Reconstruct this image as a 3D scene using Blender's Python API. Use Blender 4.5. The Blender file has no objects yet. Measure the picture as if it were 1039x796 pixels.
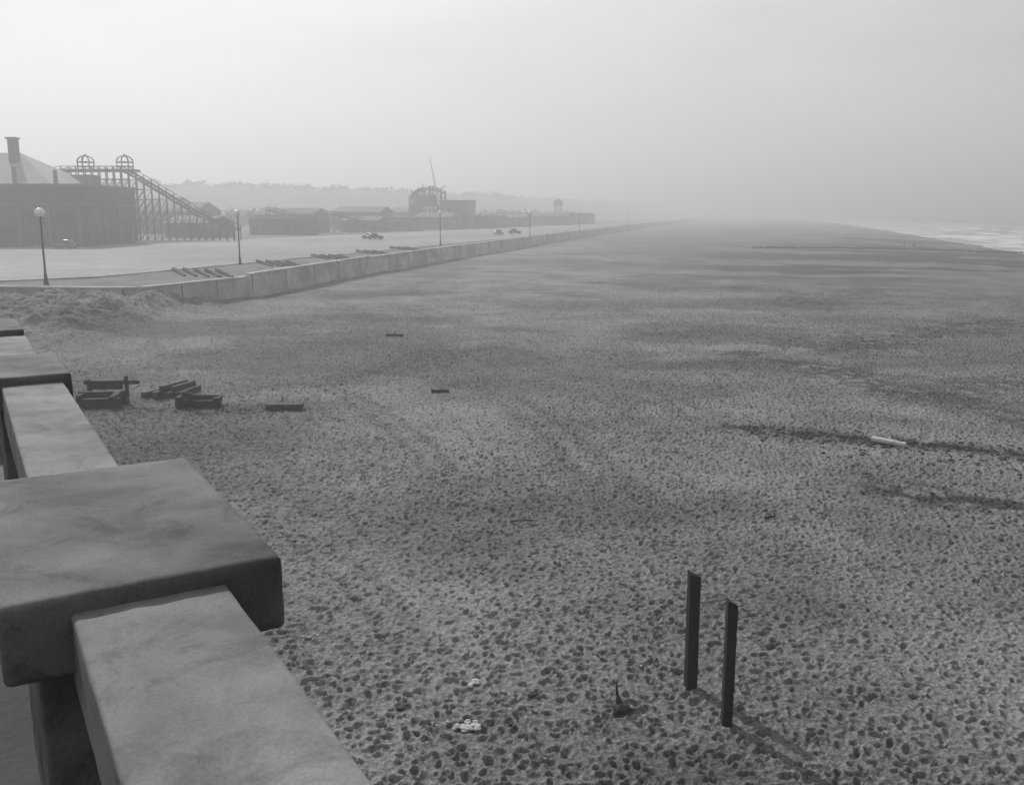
import bpy, bmesh, math, random
import numpy as np
from mathutils import Vector, Matrix
random.seed(4); rng=np.random.default_rng(7)
S=bpy.context.scene
COL=S.collection

# ------------------------------------------------------------ materials
def mat(name, c, rough=0.8, c2=None, nscale=3.0, bump=0.0, bscale=20.0, metallic=0.0, detail=5, spec=0.3, bdist=0.02):
    m=bpy.data.materials.new(name); m.use_nodes=True
    N=m.node_tree.nodes; L=m.node_tree.links
    b=N['Principled BSDF']; b.inputs['Roughness'].default_value=rough
    b.inputs['Metallic'].default_value=metallic
    b.inputs['Specular IOR Level'].default_value=spec
    if c2 is None: c2=c*0.7
    tc=N.new('ShaderNodeTexCoord')
    n=N.new('ShaderNodeTexNoise'); n.inputs['Scale'].default_value=nscale; n.inputs['Detail'].default_value=detail
    n.inputs['Roughness'].default_value=0.65
    r=N.new('ShaderNodeValToRGB')
    r.color_ramp.elements[0].position=0.3; r.color_ramp.elements[1].position=0.7
    r.color_ramp.elements[0].color=(c2,c2*.98,c2*1.0,1); r.color_ramp.elements[1].color=(c,c*.98,c*1.0,1)
    L.new(tc.outputs['Object'],n.inputs['Vector']); L.new(n.outputs['Fac'],r.inputs['Fac']); L.new(r.outputs['Color'],b.inputs['Base Color'])
    if bump>0:
        n2=N.new('ShaderNodeTexNoise'); n2.inputs['Scale'].default_value=bscale; n2.inputs['Detail'].default_value=4
        bp=N.new('ShaderNodeBump'); bp.inputs['Strength'].default_value=bump; bp.inputs['Distance'].default_value=bdist
        L.new(tc.outputs['Object'],n2.inputs['Vector']); L.new(n2.outputs['Fac'],bp.inputs['Height']); L.new(bp.outputs['Normal'],b.inputs['Normal'])
    return m
def weathered(name,lo,hi,s1=2.2,s2=5.5,s3=90,bd=.004,st_lo=.40,spk=.18):
    """old cast concrete: blotches, fine aggregate speckle, dark lichen / damp stains"""
    m=bpy.data.materials.new(name); m.use_nodes=True; N=m.node_tree.nodes; L=m.node_tree.links; b=N['Principled BSDF']
    b.inputs['Roughness'].default_value=.88; b.inputs['Specular IOR Level'].default_value=.25
    tc=N.new('ShaderNodeTexCoord')
    def nz(sc,de,ro,dist=0):
        n=N.new('ShaderNodeTexNoise'); n.inputs['Scale'].default_value=sc; n.inputs['Detail'].default_value=de; n.inputs['Roughness'].default_value=ro; n.inputs['Distortion'].default_value=dist
        L.new(tc.outputs['Object'],n.inputs['Vector']); return n.outputs['Fac']
    def ramp(inp,p0,p1,a,c):
        r=N.new('ShaderNodeMapRange'); r.inputs['From Min'].default_value=p0; r.inputs['From Max'].default_value=p1; r.inputs['To Min'].default_value=a; r.inputs['To Max'].default_value=c; L.new(inp,r.inputs['Value']); return r.outputs[0]
    def mul(a,c):
        q=N.new('ShaderNodeMath'); q.operation='MULTIPLY'; L.new(a,q.inputs[0]); L.new(c,q.inputs[1]); return q.outputs[0]
    big=ramp(nz(s1,6,.6,.4),.32,.68,lo,hi); st=ramp(nz(s2,8,.75,.8),.30,.50,st_lo,1.0); sp=ramp(nz(s3,4,.8),.35,.65,1-spk,1+spk)
    v=mul(mul(big,st),sp); cc=N.new('ShaderNodeCombineColor')
    for k in range(3): L.new(v,cc.inputs[k])
    L.new(cc.outputs[0],b.inputs['Base Color'])
    bp=N.new('ShaderNodeBump'); bp.inputs['Strength'].default_value=.5; bp.inputs['Distance'].default_value=bd; L.new(nz(s3*.8,6,.8),bp.inputs['Height']); L.new(bp.outputs[0],b.inputs['Normal'])
    return m
M_conc=weathered('sea_wall_concrete',.26,.60,.22,.5,4,.05,.60)
M_joint=weathered('wall_joint_concrete',.14,.30,.5,1,4,.02,.6)
M_rail=weathered('balustrade_concrete',.12,.23,2.4,5,110,.003,.50,.14)
M_cap=weathered('pier_cap_concrete',.06,.165,2.2,5.0,100,.004,.45,.16)
M_timber=mat('tarred_timber',0.03,0.85,0.015,4,0.8,25)
M_timber2=mat('weathered_timber',0.08,0.85,0.03,5,0.8,25)
M_pale=mat('bleached_driftwood',0.6,0.85,0.4,6,0.5,25)
M_rag=mat('pale_debris',0.5,0.9,0.3,9,0.5,30)
M_weed=mat('seaweed_black',0.04,0.7,0.015,6)
M_road=weathered('asphalt_worn',.16,.27,.03,.08,.6,.02,.80)
M_prom=mat('promenade_earth',0.15,0.95,0.06,0.25,0.5,3)
M_paint=mat('road_paint',0.6,0.7,0.45,1)
M_bwall=mat('stucco_dark',0.07,0.9,0.045,0.15)
M_bwall2=mat('stucco_mid',0.13,0.9,0.08,0.2)
M_roof=mat('roof_pale',0.33,0.8,0.25,0.3)
M_roofd=mat('roof_dark',0.08,0.8,0.05,0.3)
M_glass=mat('window_dark',0.02,0.2,0.015,1)
M_trestle=mat('trestle_timber',0.07,0.9,0.04,0.5)
M_white=mat('white_paint',0.75,0.6,0.6,1)
M_tree=mat('foliage',0.06,0.9,0.03,0.08)
M_hill=mat('hill_scrub',0.06,0.95,0.03,0.02,0.8,0.3)
M_iron=mat('painted_iron',0.05,0.5,0.03,3)
M_globe=mat('opal_glass',0.88,0.3,0.86,1)
M_car=mat('car_paint_dark',0.04,0.3,0.03,1,spec=0.5)
M_car2=mat('car_paint_grey',0.12,0.3,0.10,1,spec=0.5)
M_tyre=mat('tyre_rubber',0.03,0.9,0.02,5)
M_cloth=mat('dark_cloth',0.05,0.9,0.04,5)
M_deck=mat('terrace_paving',0.07,0.9,0.04,1.5,0.4,20)

# ------------------------------------------------------------ helpers
def obj_from(name, verts, faces, m=None, smooth=False):
    me=bpy.data.meshes.new(name); me.from_pydata([tuple(v) for v in verts],[],[tuple(f) for f in faces]); me.update()
    o=bpy.data.objects.new(name,me); COL.objects.link(o)
    if m: me.materials.append(m)
    if smooth:
        for p in me.polygons: p.use_smooth=True
    return o
class MB:
    """accumulates primitives into a mesh"""
    def __init__(s): s.v=[]; s.f=[]
    def box(s,c,d,rz=0.0,M=None):
        i=len(s.v); R=M if M is not None else Matrix.Rotation(rz,3,'Z')
        for sx in(-.5,.5):
            for sy in(-.5,.5):
                for sz in(-.5,.5):
                    p=R@Vector((sx*d[0],sy*d[1],sz*d[2])); s.v.append((c[0]+p.x,c[1]+p.y,c[2]+p.z))
        for q in((0,1,3,2),(4,6,7,5),(0,4,5,1),(2,3,7,6),(0,2,6,4),(1,5,7,3)): s.f.append(tuple(i+k for k in q))
    def beam(s,a,b,w):
        a=Vector(a); b=Vector(b); d=b-a
        if d.length<1e-6: return
        R=d.to_track_quat('Z','Y').to_matrix(); c=(a+b)/2
        s.box(c,(w,w,d.length),M=R)
    def tube(s,a,b,r0,r1,n=10,cap=True):
        a=Vector(a); b=Vector(b); R=(b-a).to_track_quat('Z','Y').to_matrix(); i=len(s.v)
        for p,r in((a,r0),(b,r1)):
            for k in range(n):
                t=2*math.pi*k/n; q=R@Vector((math.cos(t)*r,math.sin(t)*r,0)); s.v.append(tuple(p+q))
        for k in range(n): s.f.append((i+k,i+(k+1)%n,i+n+(k+1)%n,i+n+k))
        if cap: s.f.append(tuple(i+k for k in range(n))[::-1]); s.f.append(tuple(i+n+k for k in range(n)))
    def ball(s,c,r,n=12,m=8,sz=1.0,jit=0):
        i=len(s.v)
        s.v.append((c[0],c[1],c[2]+r*sz))
        for a in range(1,m):
            ph=math.pi*a/m
            for k in range(n):
                t=2*math.pi*k/n; rr=r*(1+random.uniform(-jit,jit))
                s.v.append((c[0]+rr*math.sin(ph)*math.cos(t),c[1]+rr*math.sin(ph)*math.sin(t),c[2]+rr*sz*math.cos(ph)))
        s.v.append((c[0],c[1],c[2]-r*sz)); last=len(s.v)-1
        for k in range(n): s.f.append((i,i+1+k,i+1+(k+1)%n)); s.f.append((last,last-n+(k+1)%n,last-n+k))
        for a in range(m-2):
            for k in range(n):
                p=i+1+a*n; s.f.append((p+k,p+n+k,p+n+(k+1)%n,p+(k+1)%n))
    def obj(s,name,m,smooth=False,parent=None,bevel=0,bseg=2):
        o=obj_from(name,s.v,s.f,m,smooth)
        if parent: o.parent=parent
        if bevel:
            md=o.modifiers.new('b','BEVEL'); md.width=bevel; md.segments=bseg; md.limit_method='ANGLE'
        return o
def empty(name,loc=(0,0,0),rz=0):
    e=bpy.data.objects.new(name,None); e.location=loc; e.rotation_euler=(0,0,rz); COL.objects.link(e); return e

T=rng.random((256,256)).astype(np.float32)
def vn(x,y,sc,off=0):
    x=x*sc+off*17.3; y=y*sc+off*9.1
    xi=np.floor(x).astype(np.int32); yi=np.floor(y).astype(np.int32)
    fx=x-xi; fy=y-yi; fx=fx*fx*(3-2*fx); fy=fy*fy*(3-2*fy)
    a=T[xi&255,yi&255]; b=T[(xi+1)&255,yi&255]; c=T[xi&255,(yi+1)&255]; d=T[(xi+1)&255,(yi+1)&255]
    return (a*(1-fx)+b*fx)*(1-fy)+(c*(1-fx)+d*fx)*fy
def fbm(x,y,sc,o=4,off=0):
    r=0;a=.5
    for k in range(o): r=r+a*vn(x,y,sc*2**k,off+k); a*=.5
    return r
def sstep(e0,e1,x):
    t=np.clip((x-e0)/(e1-e0),0,1); return t*t*(3-2*t)

SY=[-500,0,284,500,1000,1800,3500,7000]; SX=[-60,78,156,218,352,545,950,1800]
def shoreX(y): return np.interp(y,SY,SX)

# ------------------------------------------------------------ beach ground
def base_z(x,y):
    z=0.35*(fbm(x,y,0.035,3,3)-0.44)+0.26*(fbm(x,y,0.16,3,5)-0.44)
    w=shoreX(y)-x
    z=z-1.7*sstep(70,-12,w)
    m=sstep(-27.5,-33.5,x+2.5*(fbm(x,y,.25,2,14)-.4))*sstep(57,70,y+4*(fbm(x,y,.2,2,13)-.4))*sstep(100,86,y)
    z=z+m*(1.5+2.2*(fbm(x,y,0.45,5,8)-.44)+.5*(fbm(x,y,1.7,2,18)-.4))
    z=z+0.25*sstep(-14,-26,x)*sstep(50,75,y)
    return z
thf=np.radians(np.linspace(-36,36,1340))
thc=np.radians(np.linspace(38,322,72))
th=np.concatenate([thf,thc]).astype(np.float64)
r1=np.array([0.5,3,6,9,11]); r2=np.geomspace(12,150,1500); r3=np.geomspace(151,7500,150)[0:]
rr=np.concatenate([r1,r2,r3])
R,TH=np.meshgrid(rr,th,indexing='ij')
X=(R*np.sin(TH)); Y=(R*np.cos(TH))
Z=base_z(X,Y)
near=(R<146)&(np.abs(np.where(TH>math.pi,TH-2*math.pi,TH))<0.66)
x=X[near].astype(np.float32); y=Y[near].astype(np.float32)
tab=rng.random((512,512,5)).astype(np.float32)
h=np.zeros_like(x)
for cell,la,lb,dep,so in((0.20,.080,.056,.066,0),(0.45,.13,.075,.072,101)):
    cx=np.floor(x/cell).astype(np.int32); cy=np.floor(y/cell).astype(np.int32)
    for di in(-1,0,1):
        for dj in(-1,0,1):
            t=tab[(cx+di+so)&511,(cy+dj)&511]
            px=(cx+di+t[:,0])*cell; py=(cy+dj+t[:,1])*cell
            a=t[:,2]*6.283; dx=x-px; dy=y-py
            ca=np.cos(a); sa=np.sin(a)
            u=dx*ca+dy*sa; v=-dx*sa+dy*ca
            q2=((u/la)**2+(v/lb)**2)*(.65+1.0*t[:,4])
            q=np.sqrt(q2)
            d=0.008+dep*t[:,3]**1.4
            h+=d*(-np.exp(-q2*q2*0.6)+0.34*np.exp(-(q-1.5)**2*4))
amp=0.55+1.1*fbm(x,y,0.09,3,11)
rad=np.sqrt(x*x+y*y)
fade=sstep(145,112,rad); amp*=fade*(1+.9*sstep(22,60,rad))
h*=amp
h+=0.06*(fbm(x,y,3.4,4,15)-.44)*fade+.16*(fbm(x,y,.9,3,16)-.44)*sstep(45,90,rad)*fade
Z[near]+=h
X=X.astype(np.float32); Y=Y.astype(np.float32)
trk=np.zeros_like(X)
wob=fbm(X,Y,0.12,3,31)-.44
brk=.25+1.3*fbm(X,Y,.35,3,33)
for pts,wd,dp,gap in(([(-1.7,17),(-4.5,21.4),(-9,29.5),(-16,37.8)],.22,.045,.75),([(-.6,26.5),(-4.9,37.8),(-19,64)],.28,.045,.9),([(3.6,27.4),(1.66,37.9),(-4.1,55.7),(-20.6,100)],.4,.06,1.4),
    ([(-2.5,22),(-8,33),(-20,48)],.3,.04,0),([(8,42),(2,60),(-14,98)],.5,.06,1.6),([(-13,33),(-17,45),(-27,70)],.4,.05,0),([(-4,45),(-11,62),(-24,80)],.6,.06,0)):
    P_=np.array(pts); cf=np.polyfit(P_[:,1],P_[:,0],2); px=np.polyval(cf,Y); sl=np.polyval(np.polyder(cf),Y)
    y0,y1=P_[0,1],P_[-1,1]
    dd=(X-px)/np.sqrt(1+sl*sl)+1.3*wob
    g=np.exp(-(dd/wd)**2)
    if gap: g=g+np.exp(-((dd-gap)/wd)**2)
    g*=sstep(y0-5,y0+3,Y)*sstep(y1+8,y1-4,Y)*(R<150)*brk
    Z-=dp*g; trk=np.maximum(trk,g)
nr,nt=R.shape
V=np.stack([X,Y,Z.astype(np.float32)],-1).reshape(-1,3)
ii=np.arange(nr-1)[:,None]*nt; jj=np.arange(nt)[None,:]; jn=(jj+1)%nt
F=np.stack([ii+jj,ii+nt+jj,ii+nt+jn,ii+jn],-1).reshape(-1,4)[:, ::-1]
me=bpy.data.meshes.new('beach_sand'); me.vertices.add(len(V)); me.vertices.foreach_set('co',V.ravel())
me.loops.add(F.size); me.loops.foreach_set('vertex_index',F.ravel().astype(np.int32))
me.polygons.add(len(F)); me.polygons.foreach_set('loop_start',np.arange(0,F.size,4,dtype=np.int32))
me.polygons.foreach_set('loop_total',np.full(len(F),4,dtype=np.int32))
me.polygons.foreach_set('use_smooth',np.ones(len(F),dtype=bool)); me.update(calc_edges=True)
def streak(ax,ay,bx,by,wd,seed,th0=.45):
    L_=math.hypot(bx-ax,by-ay); ux,uy=(bx-ax)/L_,(by-ay)/L_
    out=np.zeros_like(X); pad=4+wd*3
    k=(X>min(ax,bx)-pad)&(X<max(ax,bx)+pad)&(Y>min(ay,by)-pad)&(Y<max(ay,by)+pad)
    x_=X[k];y_=Y[k]
    s=(x_-ax)*ux+(y_-ay)*uy; n=-(x_-ax)*uy+(y_-ay)*ux+1.6*(fbm(x_,y_,0.25,3,seed)-.45)*wd
    out[k]=np.exp(-(n/wd)**2)*sstep(-2,1,s)*sstep(L_+2,L_-1,s)*sstep(th0-.12,th0+.08,fbm(x_,y_,1.6,4,seed+2))
    return out
dark=.28*np.minimum(trk,1)
for a in((9.2,39.3,19.5,34.5,0.8,41,.38,1),(15,62,24,37,2.6,45,.42,.7),(12,30,19,26,1.6,48,.40,.85),(20,62,44,80,5,52,.38,.65),(-9,43,-20,42,1.6,55,.35,.6),(20,44,30,52,3,58,.40,.6),(26,90,50,120,7,59,.40,.6)):
    dark=np.maximum(dark,a[7]*streak(*a[:7]))
wr=shoreX(Y)-X
far=sstep(90,150,Y)
dark=np.maximum(dark,0.85*sstep(.46,.56,fbm(X,Y*2.3,0.035,4,61))*far*sstep(165,50,wr)*sstep(-15,40,X))
dark=np.maximum(dark,0.38*sstep(.42,.58,fbm(X,Y*1.5,0.06,4,66)))
dark=np.maximum(dark,0.30*sstep(8,45,X)*sstep(35,80,Y))
dark=np.maximum(dark,0.6*sstep(22,4,wr))
at=me.attributes.new('damp','FLOAT','POINT'); at.data.foreach_set('value',dark.ravel().astype(np.float32))
sand=bpy.data.objects.new('beach_sand',me); COL.objects.link(sand)
m=bpy.data.materials.new('dry_sand'); m.use_nodes=True; N=m.node_tree.nodes; L=m.node_tree.links; b=N['Principled BSDF']
b.inputs['Roughness'].default_value=0.95; b.inputs['Specular IOR Level'].default_value=0.1
tc=N.new('ShaderNodeTexCoord')
def noise(sc,de=5,ro=.6):
    n=N.new('ShaderNodeTexNoise'); n.noise_dimensions='2D'; n.inputs['Scale'].default_value=sc; n.inputs['Detail'].default_value=de; n.inputs['Roughness'].default_value=ro
    L.new(tc.outputs['Object'],n.inputs['Vector']); return n
n1=noise(0.12,6,.7); n2=noise(11,4,.85)
mx=N.new('ShaderNodeMath'); mx.operation='MULTIPLY_ADD'; L.new(n1.outputs['Fac'],mx.inputs[0]); mx.inputs[1].default_value=.35
m2=N.new('ShaderNodeMath'); m2.operation='MULTIPLY'; L.new(n2.outputs['Fac'],m2.inputs[0]); m2.inputs[1].default_value=.65; L.new(m2.outputs[0],mx.inputs[2])
cr=N.new('ShaderNodeValToRGB'); cr.color_ramp.elements[0].position=.39; cr.color_ramp.elements[1].position=.61
cr.color_ramp.elements[0].color=(.09,.0885,.09,1); cr.color_ramp.elements[1].color=(.30,.295,.30,1)
L.new(mx.outputs[0],cr.inputs['Fac'])
aN=N.new('ShaderNodeAttribute'); aN.attribute_name='damp'
mix=N.new('ShaderNodeMix'); mix.data_type='RGBA'; L.new(aN.outputs['Fac'],mix.inputs['Factor']); L.new(cr.outputs['Color'],mix.inputs['A']); mix.inputs['B'].default_value=(.03,.0298,.03,1)
L.new(mix.outputs['Result'],b.inputs['Base Color'])
vo=N.new('ShaderNodeTexVoronoi'); vo.voronoi_dimensions='2D'; vo.feature='F1'; vo.inputs['Scale'].default_value=4.2
L.new(tc.outputs['Object'],vo.inputs['Vector'])
b1=N.new('ShaderNodeBump'); b1.inputs['Strength'].default_value=.5; b1.inputs['Distance'].default_value=.11; L.new(vo.outputs['Distance'],b1.inputs['Height'])
b2=N.new('ShaderNodeBump'); b2.inputs['Strength'].default_value=.95; b2.inputs['Distance'].default_value=.035
n3=noise(18,4,.75); L.new(n3.outputs['Fac'],b2.inputs['Height']); L.new(b1.outputs['Normal'],b2.inputs['Normal']); L.new(b2.outputs['Normal'],b.inputs['Normal'])
me.materials.append(m)
def gz(x,y): return float(base_z(np.array([x],float),np.array([y],float))[0])

# ------------------------------------------------------------ ocean
ya=np.concatenate([np.linspace(-300,150,40),np.geomspace(160,7000,400)]); wa=np.concatenate([np.linspace(-14,120,140),np.geomspace(124,6000,50)])
WY,WW=np.meshgrid(ya,wa,indexing='ij'); WX=shoreX(WY)+WW
ph=WW+10*(fbm(WX,WY,0.012,3,71)-.45)
br=np.zeros_like(WX)
for c,wd,a in((6,3.0,.35),(26,4.0,.9),(52,4.5,1.2),(85,5,1.4)):
    g=np.exp(-((ph-c)/wd)**2)*a*(.35+1.0*vn(WX,WY,0.02,int(c))); br+=g
foam=np.clip(sstep(.18,.5,br)*sstep(.3,.5,fbm(WX,WY,.12,4,77))+.6*np.exp(-((ph)/2.5)**2)+sstep(.46,.58,fbm(WX,WY,.07,4,79))*sstep(120,5,WW),0,1)
WZ=-1.25+br*.8*sstep(0,15,WW)+.15*(fbm(WX,WY,.1,3,80)-.45)
V=np.stack([WX,WY,WZ],-1).reshape(-1,3).astype(np.float32); nr,nt=WX.shape
ii=np.arange(nr-1)[:,None]*nt; jj=np.arange(nt-1)[None,:]
F=np.stack([ii+jj,ii+jj+1,ii+nt+jj+1,ii+nt+jj],-1).reshape(-1,4)
oc=obj_from('ocean',V.tolist(),F.tolist(),None,True)
at=oc.data.attributes.new('foam','FLOAT','POINT'); at.data.foreach_set('value',foam.ravel().astype(np.float32))
m=bpy.data.materials.new('sea_water'); m.use_nodes=True; N=m.node_tree.nodes; L=m.node_tree.links; b=N['Principled BSDF']
tc=N.new('ShaderNodeTexCoord'); aN=N.new('ShaderNodeAttribute'); aN.attribute_name='foam'
mix=N.new('ShaderNodeMix'); mix.data_type='RGBA'; L.new(aN.outputs['Fac'],mix.inputs['Factor']); mix.inputs['A'].default_value=(.22,.22,.221,1); mix.inputs['B'].default_value=(.75,.75,.75,1)
L.new(mix.outputs['Result'],b.inputs['Base Color']); b.inputs['Roughness'].default_value=.3
nn=N.new('ShaderNodeTexNoise'); nn.noise_dimensions='2D'; nn.inputs['Scale'].default_value=.8; nn.inputs['Detail'].default_value=4; L.new(tc.outputs['Object'],nn.inputs['Vector'])
bp=N.new('ShaderNodeBump'); bp.inputs['Strength'].default_value=.8; bp.inputs['Distance'].default_value=.4; L.new(nn.outputs['Fac'],bp.inputs['Height']); L.new(bp.outputs['Normal'],b.inputs['Normal'])
oc.data.materials.append(m)

# ------------------------------------------------------------ balustrade (rail frame: s along D, n to the right)
D=Vector((-.507,.862,0)); NR=Vector((.862,.507,0)); ROT=math.atan2(D.y,D.x)
CAMZ=9.0; RT=8.0
def P(s,n,z): return Vector((D.x*s+NR.x*n, D.y*s+NR.y*n, z))
bal=empty('terrace_balustrade')
tex=bpy.data.textures.new('wear','CLOUDS'); tex.noise_scale=.07; tex.noise_depth=4
def rb(name,s0,s1,n0,n1,z0,z1,bev,wear=.007,m=M_rail):
    B=bmesh.new(); bmesh.ops.create_cube(B,size=1)
    sx,sy,sz=s1-s0,n1-n0,z1-z0
    for v_ in B.verts: v_.co=Vector((v_.co.x*sx,v_.co.y*sy,v_.co.z*sz))
    bmesh.ops.bevel(B,geom=B.edges[:],offset=bev,segments=4,profile=.6,affect='EDGES')
    for ax,L_ in enumerate((sx,sy,sz)):
        cuts=max(1,min(70,int(L_/.035)))
        for k in range(1,cuts):
            co=[0,0,0]; co[ax]=-L_/2+L_*k/cuts; no=[0,0,0]; no[ax]=1
            bmesh.ops.bisect_plane(B,geom=B.verts[:]+B.edges[:]+B.faces[:],plane_co=co,plane_no=no)
    me_=bpy.data.meshes.new(name); B.to_mesh(me_); B.free(); me_.materials.append(m)
    for p in me_.polygons: p.use_smooth=True
    o=bpy.data.objects.new(name,me_); COL.objects.link(o); o.parent=bal
    o.location=P((s0+s1)/2,(n0+n1)/2,(z0+z1)/2); o.rotation_euler=(0,0,ROT)
    d=o.modifiers.new('wear','DISPLACE'); d.texture=tex; d.texture_coords='GLOBAL'; d.strength=wear; d.mid_level=.5
    return o
rb('rail_near',-2.4,2.60,.165,.555,RT-.24,RT,.014)
rb('pier_cap',2.49,3.77,.00,.715,RT-.17,RT+.05,.026,.007,M_cap)
rb('rail_middle',3.70,6.30,.155,.487,RT-.24,RT,.014)
rb('pier_cap_second',6.17,7.18,.08,.535,RT-.16,RT+.05,.025,.008,M_cap)
rb('rail_far',7.1,8.9,.13,.44,RT-.24,RT,.018)
rb('pier_cap_far',8.75,9.7,.03,.43,RT-.16,RT+.05,.025,.008,M_cap)
rb('pier_body',2.60,3.67,.08,.62,RT-.98,RT-.15,.02,.008,M_cap)
rb('pier_body_second',6.26,7.09,.14,.48,RT-.98,RT-.13,.02,.008,M_cap)
rb('pier_body_far',8.84,9.6,.08,.38,RT-.98,RT-.13,.02,.008,M_cap)
rb('base_kerb',-2.4,9.7,.10,.56,RT-1.0,RT-.82,.02,.008,M_cap)
for (a,bn,nc) in((-2.3,2.55,.355),(3.8,6.2,.32),(7.25,8.8,.285)):
    s=a+.12
    B=MB()
    while s<bn-.1:
        c=P(s,nc,0); z0=RT-.83
        for (za,zb,ra,rb_) in((0,.06,.075,.075),(.06,.12,.05,.05),(.12,.26,.05,.085),(.26,.48,.085,.045),(.48,.54,.06,.06),(.54,.6,.075,.075)):
            B.tube((c.x,c.y,z0+za),(c.x,c.y,z0+zb),ra,rb_,12)
        s+=.26
    B.obj('balusters',M_cap,parent=bal)
ter=empty('terrace')
def tb(name,s0,s1,n0,n1,z0,z1,m):
    B=MB(); B.box((0,0,0),(s1-s0,n1-n0,z1-z0)); o=B.obj(name,m,parent=ter,bevel=.02); o.location=P((s0+s1)/2,(n0+n1)/2,(z0+z1)/2); o.rotation_euler=(0,0,ROT)
tb('paving',-6,9.9,-6,.58,RT-1.12,RT-1.0,M_deck)
tb('retaining_wall',-5.9,9.7,-5.9,.42,-.6,RT-1.122,M_rail)

# ------------------------------------------------------------ seawall
WP=[(-33.2,84.2),(-27.8,99),(-21.5,139),(-10.9,191),(16.5,314),(77,570),(190,1000),(420,1800),(900,3400)]
def sweep(B,pts,prof,closed=True):
    i0=len(B.v); n=len(prof)
    for k,p in enumerate(pts):
        p=Vector(p); a=Vector(pts[max(k-1,0)]); b_=Vector(pts[min(k+1,len(pts)-1)]); d=(b_-a).normalized(); nrm=Vector((d.y,-d.x))
        for (o,z) in prof: q=p+nrm*o; B.v.append((q.x,q.y,z))
    for k in range(len(pts)-1):
        for j in range(n if closed else n-1):
            a=i0+k*n+j; b_=i0+k*n+(j+1)%n; B.f.append((a,b_,b_+n,a+n))
    if closed:
        B.f.append(tuple(range(i0,i0+n))); B.f.append(tuple(range(len(B.v)-n,len(B.v)))[::-1])
sw=MB(); sj=MB()
def wallseg(pts,top,off=0,rib=6.0,ribmax=400,proud=.0):
    sweep(sw,pts,[(off-.5,-.8),(off-.5,top-.14),(off,top-.14),(off+.18,-.8)])
    sweep(sw,pts,[(off-.56,top-.139),(off-.56,top+.02),(off+.12,top+.02),(off+.12,top-.139)])
    dist=0
    for a,b_ in zip(pts[:-1],pts[1:]):
        a=Vector(a); b_=Vector(b_); L_=(b_-a).length; d=(b_-a)/L_; nrm=Vector((d.y,-d.x)); s=.3
        while s<L_ and dist+s<ribmax:
            c=a+d*s+nrm*(off+.07); ang=math.atan2(d.y,d.x)
            sj.box((c.x,c.y,top/2-.5),(.10,.14,top+.7),ang)
            if proud:
                c=a+d*(s+rib*.5)+nrm*(off+.08); sw.box((c.x,c.y,.35),(rib*.92,.26,.5+random.uniform(-.2,.2)),ang)
            s+=rib
        dist+=L_
wallseg([(-75,87.2),(-33.2,84.2)],2.46,0,1.9)
wallseg([(-33.4,84.2),(-27.8,99)],2.46,0,5.2)
wallseg([(-27.9,98.8),(-21.5,139)],2.78,.45,9,400,1)
wallseg([(-21.6,138.8),(-10.9,191)],2.62,.1,10,400,1)
wallseg([(-10.9,191.01)]+[(p[0],p[1]) for p in WP[4:]],2.62,.3,12)
swE=empty('seawall'); sw.obj('wall_and_coping',M_conc,parent=swE); sj.obj('joint_ribs',M_joint,parent=swE)

inner=[(-400,110),(-75,87.4),(-33.6,84.5)]+[(p[0]-.35,p[1]) for p in WP[1:]]
poly=inner+[(-2500,3400),(-2500,110)]
n=len(poly); vv=[(p[0],p[1],2.44) for p in poly]+[(p[0],p[1],-.5) for p in poly]
obj_from('promenade',vv,[tuple(range(n))[::-1]]+[(i,(i+1)%n,(i+1)%n+n,i+n) for i in range(n)],M_prom)
RE=[(-140,92),(-52,89),(-43,97),(-35.8,122),(-15.5,193),(3.6,266),(14,314),(74,570),(186,1000),(416,1800),(890,3400)]
RI=[(-180,150),(-97,172),(-84,213),(-60,265),(-40,318),(-10,400),(52,580),(160,1000),(385,1800),(850,3400)]
def strip(name,A,B_,z,m):
    poly=A+B_[::-1]; o=obj_from(name,[(p[0],p[1],z) for p in poly],[tuple(range(len(poly)))],m)
    bm=bmesh.new(); bm.from_mesh(o.data); bmesh.ops.triangulate(bm,faces=bm.faces[:])
    for f in bm.faces:
        if f.normal.z<0: f.normal_flip()
    bm.to_mesh(o.data); bm.free(); return o
strip('coast_road',RE,RI,2.448,M_road)
KB=MB(); sweep(KB,RE,[(0,2.3),(0,2.58),(.35,2.58),(.35,2.3)]); sweep(KB,RI,[(-.35,2.3),(-.35,2.58),(0,2.58),(0,2.3)]); KB.obj('road_kerb',M_conc)
MK=MB()
for fr in(.3,.62):
  ce=[((a[0]*(1-fr)+b_[0]*fr),(a[1]*(1-fr)+b_[1]*fr)) for a,b_ in zip([(-52,89),(-35.8,122),(-15.5,193),(3.6,266),(14,314),(74,570)],[(-97,172),(-84,213),(-60,265),(-40,318),(-20,370),(52,580)])]
  for a,b_ in zip(ce[:-1],ce[1:]):
    a=Vector(a);b_=Vector(b_);L_=(b_-a).length;d=(b_-a)/L_;s=0
    while s<L_-6:
        p=a+d*s;q=a+d*(s+5); nn_=Vector((d.y,-d.x))*.12; i=len(MK.v)
        for w in(p+nn_,p-nn_,q-nn_,q+nn_): MK.v.append((w.x,w.y,2.453))
        MK.f.append((i,i+1,i+2,i+3)); s+=11
MK.obj('lane_marking',M_paint)
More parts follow.
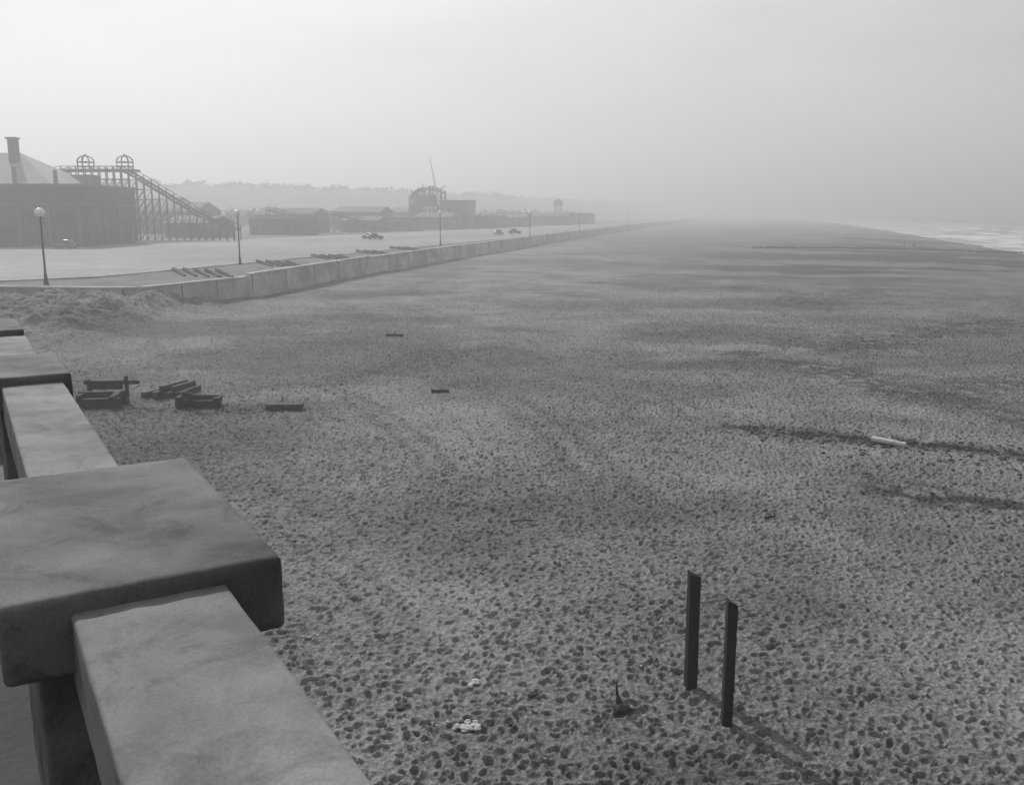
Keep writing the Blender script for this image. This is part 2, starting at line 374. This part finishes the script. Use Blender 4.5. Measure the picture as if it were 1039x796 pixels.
for (cx_,cy_,k) in((-36.8,104,5),(-32,122,4),(-28.5,140,4),(-24.5,157,3),(-21,174,3)):
    B=MB()
    for j in range(k):
        c=Vector((cx_+j*1.4,cy_-j*.5)); d=Vector((.43,-.9)); hl=(9-cy_*.02)/1.3
        for q in range(5):
            p=c+d*(hl*(q-2)/2.5); B.box((p.x,p.y,2.44+.2-.03*q),(hl*.42,.3,.46-.06*q),math.atan2(d.y,d.x))
    B.obj('stairway_parapet',M_timber2)

# ------------------------------------------------------------ street lamps
def lamp(x,y,z=2.45,H=7.0):
    e=empty('street_lamp',(x,y,z)); B=MB()
    for (a,b_,r0,r1) in((0,.25,.24,.24),(.25,.9,.19,.13),(.9,1.0,.16,.16),(1.0,H-.95,.10,.065),(H-.95,H-.82,.12,.16)): B.tube((0,0,a),(0,0,b_),r0,r1,12)
    B.tube((0,0,H-.03),(0,0,H+.04),.16,.08,12); B.tube((0,0,H+.04),(0,0,H+.14),.04,.02,8)
    B.obj('column',M_iron,parent=e)
    G=MB(); G.ball((0,0,H-.42),.44,16,10,1.0); G.obj('globe',M_globe,True,parent=e)
for p in((-43.4,87.6),(-35.2,122.2),(-14.6,193.4),(5.0,267),(24,338),(60,490)): lamp(*p)

# ------------------------------------------------------------ cars
def car(x,y,rz,paint,z=2.45):
    e=empty('parked_car',(x,y,z),rz); B=MB()
    def loft(prof,zlow):
        i0=len(B.v); ring=8
        for (px,zt,hw) in prof:
            zs=[zlow,zlow+(zt-zlow)*.55,zt-.1,zt]; ws=[hw,hw*1.0,hw*.88,hw*.6]
            for a,w in zip(zs,ws): B.v.append((px,-w,a))
            for a,w in zip(zs[::-1],ws[::-1]): B.v.append((px,w,a))
        for k in range(len(prof)-1):
            for j in range(ring): B.f.append((i0+k*ring+j,i0+k*ring+(j+1)%ring,i0+(k+1)*ring+(j+1)%ring,i0+(k+1)*ring+j))
        B.f.append(tuple(range(i0,i0+ring))); B.f.append(tuple(range(len(B.v)-ring,len(B.v))))
    loft([(-2.15,.75,.5),(-1.9,1.0,.68),(-1.2,1.1,.76),(.5,1.1,.74),(.8,1.05,.6),(1.6,1.02,.48),(1.95,.98,.42),(2.05,.8,.38)],.38)
    loft([(-1.7,1.12,.6),(-1.3,1.52,.66),(-.7,1.7,.68),(.1,1.68,.68),(.45,1.58,.66),(.72,1.1,.62)],1.0)
    B.obj('body',paint,True,parent=e)
    B2=MB()
    for sx in(-1.35,1.35):
        for sy in(-1,1):
            for k in range(8):
                a=math.radians(-5+k*24); b_=math.radians(-5+(k+1)*24)
                p=(sx+.46*math.cos(a),sy*.74,.36+.46*math.sin(a)); q=(sx+.46*math.cos(b_),sy*.74,.36+.46*math.sin(b_))
                d=Vector(q)-Vector(p); B2.box(((p[0]+q[0])/2,sy*.74,(p[2]+q[2])/2),(d.length*1.15,.30,.05),M=Matrix.Rotation(-math.atan2(d.z,d.x),3,'Y'))
    for sy in(-1,1):
        B2.box((0,sy*.78,.36),(1.8,.24,.05)); B2.ball((1.85,sy*.55,.85),.13,8,6)
    for sx in(-2.25,2.22): B2.box((sx,0,.48),(.07,1.5,.12))
    B2.obj('fenders_and_bumpers',paint,parent=e)
    W=MB()
    for sy in(-1,1):
        for (a,b_) in((-1.05,-.42),(-.34,.3)): W.box(((a+b_)/2,sy*.668,1.38),(b_-a,.05,.3))
    W.box((.6,0,1.37),(.04,1.0,.28),M=Matrix.Rotation(math.radians(-28),3,'Y')); W.box((-1.5,0,1.38),(.04,.8,.22),M=Matrix.Rotation(math.radians(40),3,'Y'))
    W.obj('windows',M_glass,parent=e)
    Y_=MB()
    for sx in(-1.35,1.35):
        for sy in(-1,1): Y_.tube((sx,sy*.62,.36),(sx,sy*.80,.36),.36,.36,16)
    Y_.obj('wheels',M_tyre,parent=e)
car(-34,236,math.radians(10),M_car); car(-4,289,math.radians(70),M_car); car(.8,303,math.radians(30),M_car)
car(-83,176,math.radians(175),M_car2); car(-36.5,243,math.radians(-170),M_car2)

# ------------------------------------------------------------ amusement hall
hall=empty('amusement_hall',(-9.5,0,0))
B=MB(); B.box((-105,201,8),(60,27,12.2)); B.obj('walls',M_bwall,parent=hall)
B=MB(); B.box((-104.9,201,14.35),(60.8,27.8,.5)); B.box((-105,187.2,10.6),(60.4,.6,.35)); B.box((-74.75,201,10.6),(.5,27.4,.35)); B.obj('cornice',M_bwall2,parent=hall)
B=MB()
for k in range(11): B.box((-134.6+k*5.9,187.3,6.2),(.7,.5,8.2))
for k in range(4): B.box((-74.8,190+k*7,6.0),(.5,.7,8))
B.obj('pilasters',M_bwall2,parent=hall)
B=MB()
for k in range(10):
    if k%3!=1: B.box((-131.6+k*5.9,187.48,8.0),(3.6,.06,2.6))
    else: B.box((-131.6+k*5.9,187.48,4.4),(3.6,.06,3.8))
for k in range(3): B.box((-74.98,193.6+k*7,8),(.06,3.6,2.4))
B.obj('windows_and_doors',M_glass,parent=hall)
v=[(-150,204,14),(-87.5,204,14),(-87.5,232,14),(-150,232,14),(-140,217,22.8),(-101,217,22.2)]
o=obj_from('hipped_roof',v,[(0,1,5,4),(1,2,5),(2,3,4,5),(3,0,4)],M_roof); o.parent=hall
B=MB(); B.box((-118,218,8),(58.8,27.4,12.1)); B.obj('rear_walls',M_bwall2,parent=hall)
B=MB(); B.box((-101.0,214,22.0),(1.7,1.7,6)); B.box((-101.0,214,25.2),(2.2,2.2,.4)); B.tube((-96,203.5,14),(-96,203.5,18.5),.45,.45); B.tube((-88,205,14),(-88,205,18),.5,.4); B.obj('chimneys',M_bwall2,parent=hall)

# ------------------------------------------------------------ roller coaster / chute
rc=empty('roller_coaster')
def trestle(B,pts,y0,y1,ground=2.44,step=3.0,w=.28,dens=.75,bay=3.2):
    xs=[p[0] for p in pts]; zs=[p[1] for p in pts]
    n=int((xs[-1]-xs[0])/step)
    prev=None
    for k in range(n+1):
        x=xs[0]+k*(xs[-1]-xs[0])/n; z=float(np.interp(x,xs,zs))
        for y in(y0,y1):
            B.beam((x,y,ground),(x,y,z+.9),w)
            hh=ground+bay
            while prev and hh<z-1:
                if hh<prev[1]-1: B.beam((prev[0],y,hh),(x,y,hh),w*.7)
                if random.random()<dens: B.beam((prev[0],y,hh-bay),(x,y,min(hh,z)),w*.55)
                hh+=bay
            if prev:
                B.beam((prev[0],y,prev[1]),(x,y,z),w*1.8); B.beam((prev[0],y,prev[1]+1.0),(x,y,z+1.0),w*.6)
        B.beam((x,y0,z),(x,y1,z),w); B.beam((x,y0,ground+3),(x,y1,min(z,ground+9)),w*.6)
        prev=(x,z)
B=MB(); trestle(B,[(-113,17.6),(-106,18.8),(-91.5,18.8),(-74,8.0),(-66,5)],226,231,step=1.7,w=.22,dens=1,bay=2.4)
for k in range(24):
    x=-91.5+k*.73; z=18.8-(x+91.5)*10.8/17.5; B.box((x,228.5,z+.12),(.5,4.8,.16))
B.box((-97.5,228.5,18.9),(16,6,.5)); B.box((-103,227,14),(9,6,7.5))
B.obj('lift_trestle',M_trestle,parent=rc)
B=MB(); trestle(B,[(-80,10),(-70,7.5),(-58,8.5),(-48,6)],310,314,step=2.6,w=.24); B.obj('coaster_track',M_trestle,parent=rc)
for cx_ in(-101.2,-91.9):
    B=MB()
    for k in range(8):
        t=k*math.pi/4; B.beam((cx_+1.9*math.cos(t),228.5+1.9*math.sin(t),18.9),(cx_+1.9*math.cos(t),228.5+1.9*math.sin(t),20.9),.18)
        prev=None
        for j in range(6):
            ph_=math.pi/2*j/5; p=(cx_+2.0*math.cos(ph_)*math.cos(t),228.5+2.0*math.cos(ph_)*math.sin(t),20.8+1.5*math.sin(ph_))
            if prev: B.beam(prev,p,.2)
            prev=p
        t2=t+math.pi/4
        for zz in(19.8,20.8): B.beam((cx_+2*math.cos(t),228.5+2*math.sin(t),zz),(cx_+2*math.cos(t2),228.5+2*math.sin(t2),zz),.22)
    B.ball((cx_,228.5,22.4),.3,8,6); B.obj('domed_cupola',M_trestle,parent=rc)

# ------------------------------------------------------------ low buildings along the inland side
def house(x,y,w,d,h,roof,kind='beach_pavilion',rz=-.3,mw=None,mr=None):
    e=empty(kind,(x,y,2.44),rz); mw=mw or random.choice([M_bwall,M_bwall,M_bwall2]); mr=mr or random.choice([M_bwall2,M_roofd,M_roofd])
    B=MB(); B.box((0,0,h/2),(w,d,h)); B.obj('walls',mw,parent=e)
    if roof>0:
        a=w/2+.4; c=d/2+.4
        o=obj_from('roof',[(-a,-c,h+.01),(a,-c,h+.01),(a,c,h+.01),(-a,c,h+.01),(-a,0,h+roof),(a,0,h+roof)],[(0,1,5,4),(2,3,4,5),(0,4,3),(1,2,5),(0,3,2,1)],mr); o.parent=e
    else:
        B=MB(); B.box((0,0,h+.2),(w+.6,d+.6,.5)); B.obj('parapet',mr,parent=e)
    B=MB(); n=max(2,int(w/3.5))
    for k in range(n):
        B.box((-w/2+(k+.5)*w/n,-d/2-.02,h*.6 if k%3 else h*.36),(w/n*.5,.06,h*.3 if k%3 else h*.65))
    n=max(1,int(d/4))
    for k in range(n): B.box((w/2+.02,-d/2+(k+.5)*d/n,h*.55),(.06,d/n*.5,h*.35))
    B.obj('windows',M_glass,parent=e); return e
for (x,y,w,d,h,r) in((-86,262,14,12,4,1.8),(-70,292,18,10,4.5,0),(-75,325,22,12,6,2.2),(-52,338,14,10,4,1.5),(-40,352,12,10,4.5,0),(-58,372,20,12,7,2),
    (-30,388,15,12,5,1.8),(-12,425,16,12,5,0),(-44,435,20,14,7,2),(0,458,16,12,4.5,1.5),(22,520,20,12,5,1.8),(38,570,20,16,6,0),(-110,310,26,14,7,3),(-130,340,30,14,9,3)):
    house(x,y,w,d,h,r)
rt=empty('ride_tower'); B=MB()
trestle(B,[(-43,15),(-39,18),(-33,19),(-28,17)],399,404,step=1.6,w=.36)
for k in range(8): x=-42+k*1.7; B.beam((x,401,14),(x+random.uniform(-1,1),401,18+random.uniform(-1.5,3.8)),.4)
for k in range(6): x=-41+k*2.0; B.beam((x,400,17.5+random.uniform(-1,1)),(x+3,402,18.5+random.uniform(-2,3)),.3)
B.box((-36,401.5,14),(9,4,5)); B.box((-40,401.5,10),(5,4,6))
B.obj('trestle',M_trestle,parent=rt)
B=MB(); B.tube((-30.5,399,12),(-34.0,399,31.5),.42,.16,8); B.obj('leaning_mast',M_white,parent=rt)
house(-24,415,14,12,11.5,0,'fun_house',-.2,M_bwall2,M_roofd)
B=empty('lookout_tower',(29,600,2.44)); q=MB()
for sx in(-2,2):
    for sy in(-2,2): q.beam((sx*1.3,sy*1.3,0),(sx*.8,sy*.8,11),.5)
for z_ in(3.5,7.2): 
    q.beam((-2.4,-2.4,z_),(2.1,-2.1,z_+3.4),.3); q.beam((2.4,-2.4,z_),(-2.1,-2.1,z_+3.4),.3)
q.box((0,0,12),(5.5,5.5,2.6)); q.obj('frame_and_cabin',M_trestle,parent=B)
rf=obj_from('roof',[(-3.2,-3.2,13.31),(3.2,-3.2,13.31),(3.2,3.2,13.31),(-3.2,3.2,13.31),(0,0,15.5)],[(0,1,4),(1,2,4),(2,3,4),(3,0,4),(0,3,2,1)],M_roofd); rf.parent=B

# ------------------------------------------------------------ hills and trees
rp=[(-1500,600,60),(-800,700,46),(-420,700,32),(-300,720,31),(-200,760,29),(-120,830,28),(-20,1000,26),(120,1400,24),(330,2100,20),(620,2900,16),(980,3900,10)]
pts=np.array(rp); tt=np.linspace(0,len(rp)-1,700); rx=np.interp(tt,range(len(rp)),pts[:,0]); ry=np.interp(tt,range(len(rp)),pts[:,1]); rz_=np.interp(tt,range(len(rp)),pts[:,2])
vv=[];ff=[]; K=14
for i in range(700):
    for k in range(K):
        u=k/(K-1)*2-1; w=150
        yy=ry[i]+u*w; xx=rx[i]-u*30
        hz=2.4+(rz_[i]-2.4)*math.cos(u*math.pi/2)**1.2
        hz+=(5.5*(float(vn(np.array(xx),np.array(yy),.05,91))-.5)+3.5*(float(vn(np.array(xx),np.array(yy),.16,92))-.5))*(1-abs(u))
        vv.append((xx,yy,hz if 0<k<K-1 else -1))
for i in range(699):
    for k in range(K-1): a=i*K+k; ff.append((a,a+K,a+K+1,a+1))
obj_from('wooded_hill',vv,ff,M_hill)
def canopy(name,spots,n_leaf,m):
    V_=[];F_=[]
    for (x,y,z,r,hh) in spots:
        for _ in range(n_leaf):
            u=np.array([random.gauss(0,1) for _ in range(3)]); u/=np.linalg.norm(u); q=random.random()**.4
            c=np.array([x,y,z+hh*.55])+u*np.array([r,r,hh*.5])*q
            s=r*random.uniform(.10,.24); i=len(V_)
            a=np.array([random.gauss(0,1) for _ in range(3)]);a/=np.linalg.norm(a); b_=np.cross(a,u); b_/=np.linalg.norm(b_)+1e-6
            for p in(c+a*s,c+b_*s,c-a*s,c-b_*s): V_.append(tuple(p))
            F_.append((i,i+1,i+2,i+3))
        i=len(V_); 
        for p in((x-.3,y,z),(x+.3,y,z),(x+.15,y,z+hh*.6),(x-.15,y,z+hh*.6)): V_.append(p)
        F_.append((i,i+1,i+2,i+3))
    obj_from(name,V_,F_,m)
sp=[]
for _ in range(420):
    t=random.random(); x=-170+t*230+random.uniform(-40,20); y=290+t*330+random.uniform(-20,90)
    if x>-20+(y-400)*.32-10: continue
    sp.append((x,y,2.4,random.uniform(2.5,5),random.uniform(5,9)))
canopy('distant_trees',sp,60,M_tree)
sp=[]
for _ in range(330):
    t=random.uniform(1.2,9); x=float(np.interp(t,range(len(rp)),pts[:,0])); y=float(np.interp(t,range(len(rp)),pts[:,1])); z=float(np.interp(t,range(len(rp)),pts[:,2]))
    sp.append((x+random.uniform(-20,20),y+random.uniform(-40,30),z-5,random.uniform(4,9),random.uniform(5,9)))
canopy('ridge_trees',sp,50,M_tree)

# ------------------------------------------------------------ timber posts
def post(x,y,h,w,d,rz,lean):
    z0=gz(x,y)-.5; B=bmesh.new(); bmesh.ops.create_cube(B,size=1)
    for v_ in B.verts: v_.co=Vector((v_.co.x*w,v_.co.y*d,(v_.co.z+.5)*(h+.5)))
    es=[e for e in B.edges if abs(e.verts[0].co.z-e.verts[1].co.z)>.5]; bmesh.ops.subdivide_edges(B,edges=es,cuts=24)
    bmesh.ops.bevel(B,geom=[e for e in B.edges if abs(e.verts[0].co.z-e.verts[1].co.z)>.05],offset=.018,segments=1,affect='EDGES')
    for v_ in B.verts:
        k=random.uniform(.95,1.04); v_.co.x*=k; v_.co.y*=k
        if v_.co.z>h+.4: v_.co.z+=random.uniform(-.05,.02)+(.06 if v_.co.x<0 else -.03)
    me_=bpy.data.meshes.new('timber_post'); B.to_mesh(me_); B.free(); me_.materials.append(M_timber)
    o=bpy.data.objects.new('timber_post',me_); COL.objects.link(o); o.location=(x,y,z0); o.rotation_euler=(lean[0],lean[1],rz)
post(3.46,16.75,2.31,.22,.17,.25,(.0,-.004)); post(3.84,15.36,2.31,.18,.16,.1,(.0,.002))

# ------------------------------------------------------------ beached timbers
def timber(B,c,l,w,h,rz,tilt=0):
    R_=Matrix.Rotation(rz,3,'Z')@Matrix.Rotation(tilt,3,'Y'); B.box(c,(l,w,h),M=R_)
def stack(name,x,y,items,m):
    e=MB(); z=gz(x,y)
    for (dx,dy,dz,l,w,h,rz,ti) in items: timber(e,(x+dx,y+dy,z+dz),l,w,h,rz+random.uniform(-.03,.03),ti+random.uniform(-.02,.02))
    return e.obj(name,m,bevel=.03)
stack('timber_crib',-19.3,43.2,[(0,-.5,.22,2.1,.28,.5,.05,0),(0,.5,.22,2.0,.28,.45,.05,0),(-.8,0,.55,.2,1.6,.2,.05,0),(.75,0,.5,.2,1.7,.2,.0,0),(-.1,.7,.8,1.6,.25,.25,.05,.0),(.9,.75,.65,.16,.16,1.3,0,0),(-.9,.75,.55,.16,.16,1.2,0,0),(.2,.75,1.0,2.6,.1,.18,.08,.02),(-.3,.1,.62,1.5,.3,.12,.3,.05)],M_timber)
stack('dark_log_pile',-14.7,43.3,[(0,-.3,.18,2.1,.4,.4,-.03,0),(-.1,.15,.2,2.0,.35,.36,.06,0),(.1,-.05,.48,1.5,.25,.22,.1,0.03),(-.9,0,.4,.25,.9,.25,0,0),(.85,-.1,.35,.3,.8,.3,.1,0),(.3,.3,.45,1.2,.2,.15,-.4,.05),(-.5,-.2,.55,.6,.2,.3,.5,.3)],M_timber)
stack('stacked_beams',-17.0,46.2,[(-.75,0,.15,2.3,.32,.3,1.25,0),(-.25,0,.15,2.3,.3,.3,1.3,0),(.3,.1,.15,2.4,.3,.3,1.33,0),(.75,0,.15,2.0,.32,.3,1.4,0),(0,.1,.44,2.0,.28,.28,1.3,0),(.5,.1,.42,2.0,.2,.25,1.36,0)],M_timber2)
stack('loose_plank',-10.6,42.7,[(0,0,.16,1.7,.35,.3,-.05,0),(.1,.25,.2,1.5,.25,.2,.02,0)],M_timber2)
def log(name,x,y,l,r,rz,m,z=.08):
    B=MB(); n=7; pr=None
    for k in range(n):
        t=k/(n-1)-.5; p=Vector((x+math.cos(rz)*l*t+random.uniform(-.01,.01),y+math.sin(rz)*l*t,gz(x,y)+z+random.uniform(-.01,.01))); rr_=r*(1-.3*(t+.5))*random.uniform(.96,1.04)
        if pr: B.tube(pr[0],p,pr[1],rr_,10,cap=(k in(1,n-1)))
        pr=(p,rr_)
    p0=Vector((x,y,gz(x,y)+z)); B.tube(p0,p0+Vector((.1,.1,r*1.6)),r*.4,r*.2,6)
    return B.obj(name,m)
log('driftwood_log',14.9,36.0,1.35,.13,-.75,M_pale,.16)
log('driftwood_log',-3.7,47.3,.9,.10,.0,M_timber); log('driftwood_log',-8.7,69,1.3,.12,.1,M_timber); log('driftwood_log',.3,26.6,.7,.03,.1,M_timber2); log('driftwood_log',7.7,26.8,.35,.04,.3,M_timber)
B=MB(); z=gz(2,15.8)
B.ball((2.0,15.8,z+.07),.17,10,7,.6,.2); B.tube((1.98,15.8,z+.08),(1.93,15.82,z+.32),.08,.03,8); B.tube((1.93,15.82,z+.3),(1.9,15.8,z+.58),.03,.008,6); B.tube((2.0,15.8,z+.07),(2.26,15.72,z+.05),.06,.015,6); B.tube((2.0,15.8,z+.07),(1.86,15.6,z+.05),.05,.015,6)
B.obj('driftwood_stump',M_timber2,True)
def rags(name,x,y,n,sp_,s,m):
    B=MB()
    for _ in range(n):
        px=x+random.gauss(0,sp_);py=y+random.gauss(0,sp_*.7); B.ball((px,py,gz(px,py)+.035),random.uniform(.4,1)*s,7,5,.5,.35)
    return B.obj(name,m)
rags('shell_litter',-.72,15.2,8,.16,.10,M_rag); rags('shell_litter',-.75,16.7,6,.09,.085,M_rag); rags('shell_litter',-4.4,18.8,3,.08,.07,M_rag); rags('shell_litter',-1.2,15.3,3,.1,.06,M_rag)
rags('shell_litter',0,17,26,3.4,.03,M_rag)
rags('kelp_clump',-2.03,15.9,5,.07,.09,M_weed); rags('kelp_clump',.35,16.3,6,.09,.08,M_weed)
rags('kelp_clump',-.1,15.2,5,.25,.05,M_weed)
B=MB()
for _ in range(420):
    t=random.random(); s=random.gauss(0,.45)
    px=10.0+t*10.5+s*.3; py=38.6-t*4.6+s*(1.1+.6*t)
    if random.random()<.35: px+=random.uniform(0,4); py-=random.uniform(0,5)
    B.ball((px,py,gz(px,py)+.03),random.uniform(.03,.12),6,4,.4,.4)
for _ in range(200):
    px=random.uniform(-12,22);py=random.uniform(14,60)
    B.ball((px,py,gz(px,py)+.02),random.uniform(.015,.05),6,4,.5,.4)
for _ in range(170):
    px=random.gauss(17,2.0);py=random.gauss(27.5,1.8); B.ball((px,py,gz(px,py)+.02),random.uniform(.02,.09),6,4,.4,.4)
for _ in range(160):
    t=random.random(); px=22+t*22+random.gauss(0,1.5); py=64+t*16+random.gauss(0,2); B.ball((px,py,gz(px,py)+.02),random.uniform(.05,.14),6,4,.4,.4)
B.obj('seaweed_wrack',M_weed)
B=MB()
for k in range(620):
    t=random.random(); px=62+t*105; py=243+t*6+random.gauss(0,1.1)+4*math.sin(t*5)
    B.ball((px,py,gz(px,py)+.1),random.uniform(.25,.8),7,5,.6,.3)
B.obj('rock_groyne',M_weed)

# ------------------------------------------------------------ people far down the beach
def person(x,y,rz,st):
    z=gz(x,y); v=[(0,0,.95),(0,0,1.2),(0,0,1.42),(0,0,1.52),(0,.02,1.66),(.1,0,.9),(.12,st*.5,.5),(.12,st*.5-.1*st,.06),(-.1,0,.9),(-.12,-st*.3,.5),(-.12,-st,.08),(.19,0,1.4),(.24,-.08,1.12),(.24,.05,.88),(-.19,0,1.4),(-.24,.08,1.12),(-.24,.14,.88),(.12,st*.5+.12,.03),(-.12,-st+.14,.03)]
    e=[(0,1),(1,2),(2,3),(3,4),(0,5),(5,6),(6,7),(0,8),(8,9),(9,10),(2,11),(11,12),(12,13),(2,14),(14,15),(15,16),(7,17),(10,18)]
    rad_=[.16,.15,.16,.06,.11,.1,.07,.05,.1,.07,.05,.07,.05,.035,.07,.05,.035,.04,.04]
    me_=bpy.data.meshes.new('person'); me_.from_pydata(v,e,[]); o=bpy.data.objects.new('person_walking',me_); COL.objects.link(o)
    o.modifiers.new('s','SKIN'); 
    for i,r_ in enumerate(rad_): me_.skin_vertices[0].data[i].radius=(r_,r_)
    me_.skin_vertices[0].data[0].use_root=True
    o.modifiers.new('u','SUBSURF').levels=1; me_.materials.append(M_cloth); o.location=(x,y,z); o.rotation_euler=(0,0,rz)
person(107,252,.4,.3); person(111,268,1.2,.2)

# ------------------------------------------------------------ sea haze (real volume)
B=MB(); B.box((800,3000,63),(9000,7600,134)); hz=B.obj('sea_haze',None)
m=bpy.data.materials.new('haze'); m.use_nodes=True; N=m.node_tree.nodes; L=m.node_tree.links
for n_ in list(N):
    if n_.type!='OUTPUT_MATERIAL': N.remove(n_)
vs=N.new('ShaderNodeVolumeScatter'); vs.inputs['Density'].default_value=.0020; vs.inputs['Anisotropy'].default_value=.32; vs.inputs['Color'].default_value=(1,1,1,1)
L.new(vs.outputs[0],[n_ for n_ in N if n_.type=='OUTPUT_MATERIAL'][0].inputs['Volume']); hz.data.materials.append(m)

# ------------------------------------------------------------ light
sun_el=math.radians(38); sd=Vector((-.533,.846)).normalized()
tosun=Vector((sd.x*math.cos(sun_el),sd.y*math.cos(sun_el),math.sin(sun_el)))
ld=bpy.data.lights.new('sun','SUN'); ld.energy=5; ld.angle=math.radians(.5); ld.color=(1,.99,.985)
lo=bpy.data.objects.new('sun',ld); COL.objects.link(lo); lo.rotation_euler=tosun.to_track_quat('Z','Y').to_euler()
w=bpy.data.worlds.new('World'); S.world=w; w.use_nodes=True; N=w.node_tree.nodes; L=w.node_tree.links
bg=N['Background']; sk=N.new('ShaderNodeTexSky'); sk.sky_type='NISHITA'; sk.sun_disc=False; sk.sun_elevation=sun_el
sk.sun_rotation=math.atan2(sd.x,sd.y); sk.dust_density=3; sk.air_density=1.5
bw=N.new('ShaderNodeRGBToBW'); L.new(sk.outputs['Color'],bw.inputs[0])
pw=N.new('ShaderNodeMath'); pw.operation='POWER'; L.new(bw.outputs[0],pw.inputs[0]); pw.inputs[1].default_value=.42
p2=N.new('ShaderNodeMath'); p2.operation='MULTIPLY'; L.new(pw.outputs[0],p2.inputs[0]); p2.inputs[1].default_value=2.6
tc=N.new('ShaderNodeTexCoord'); mp=N.new('ShaderNodeMapping'); mp.inputs['Scale'].default_value=(1.5,1.5,5); L.new(tc.outputs['Generated'],mp.inputs['Vector'])
nz=N.new('ShaderNodeTexNoise'); nz.inputs['Scale'].default_value=1.6; nz.inputs['Detail'].default_value=6; nz.inputs['Distortion'].default_value=.4; L.new(mp.outputs[0],nz.inputs['Vector'])
mr=N.new('ShaderNodeMapRange'); mr.inputs['From Min'].default_value=.3; mr.inputs['From Max'].default_value=.7; mr.inputs['To Min'].default_value=.75; mr.inputs['To Max'].default_value=1.2; L.new(nz.outputs['Fac'],mr.inputs['Value'])
mu=N.new('ShaderNodeMath'); mu.operation='MULTIPLY'; L.new(p2.outputs[0],mu.inputs[0]); L.new(mr.outputs[0],mu.inputs[1])
cc=N.new('ShaderNodeCombineColor'); 
for k in range(3): L.new(mu.outputs[0],cc.inputs[k])
L.new(cc.outputs[0],bg.inputs['Color']); bg.inputs['Strength'].default_value=.12
S.view_settings.view_transform='Standard'; S.view_settings.look='None'; S.view_settings.exposure=0

# ------------------------------------------------------------ camera
cd=bpy.data.cameras.new('camera'); cd.sensor_width=36; cd.lens=36*950/1039; cd.clip_start=.1; cd.clip_end=20000
co=bpy.data.objects.new('camera',cd); COL.objects.link(co); co.location=(0,0,CAMZ); co.rotation_euler=(math.radians(90-10.845),0,0); S.camera=co
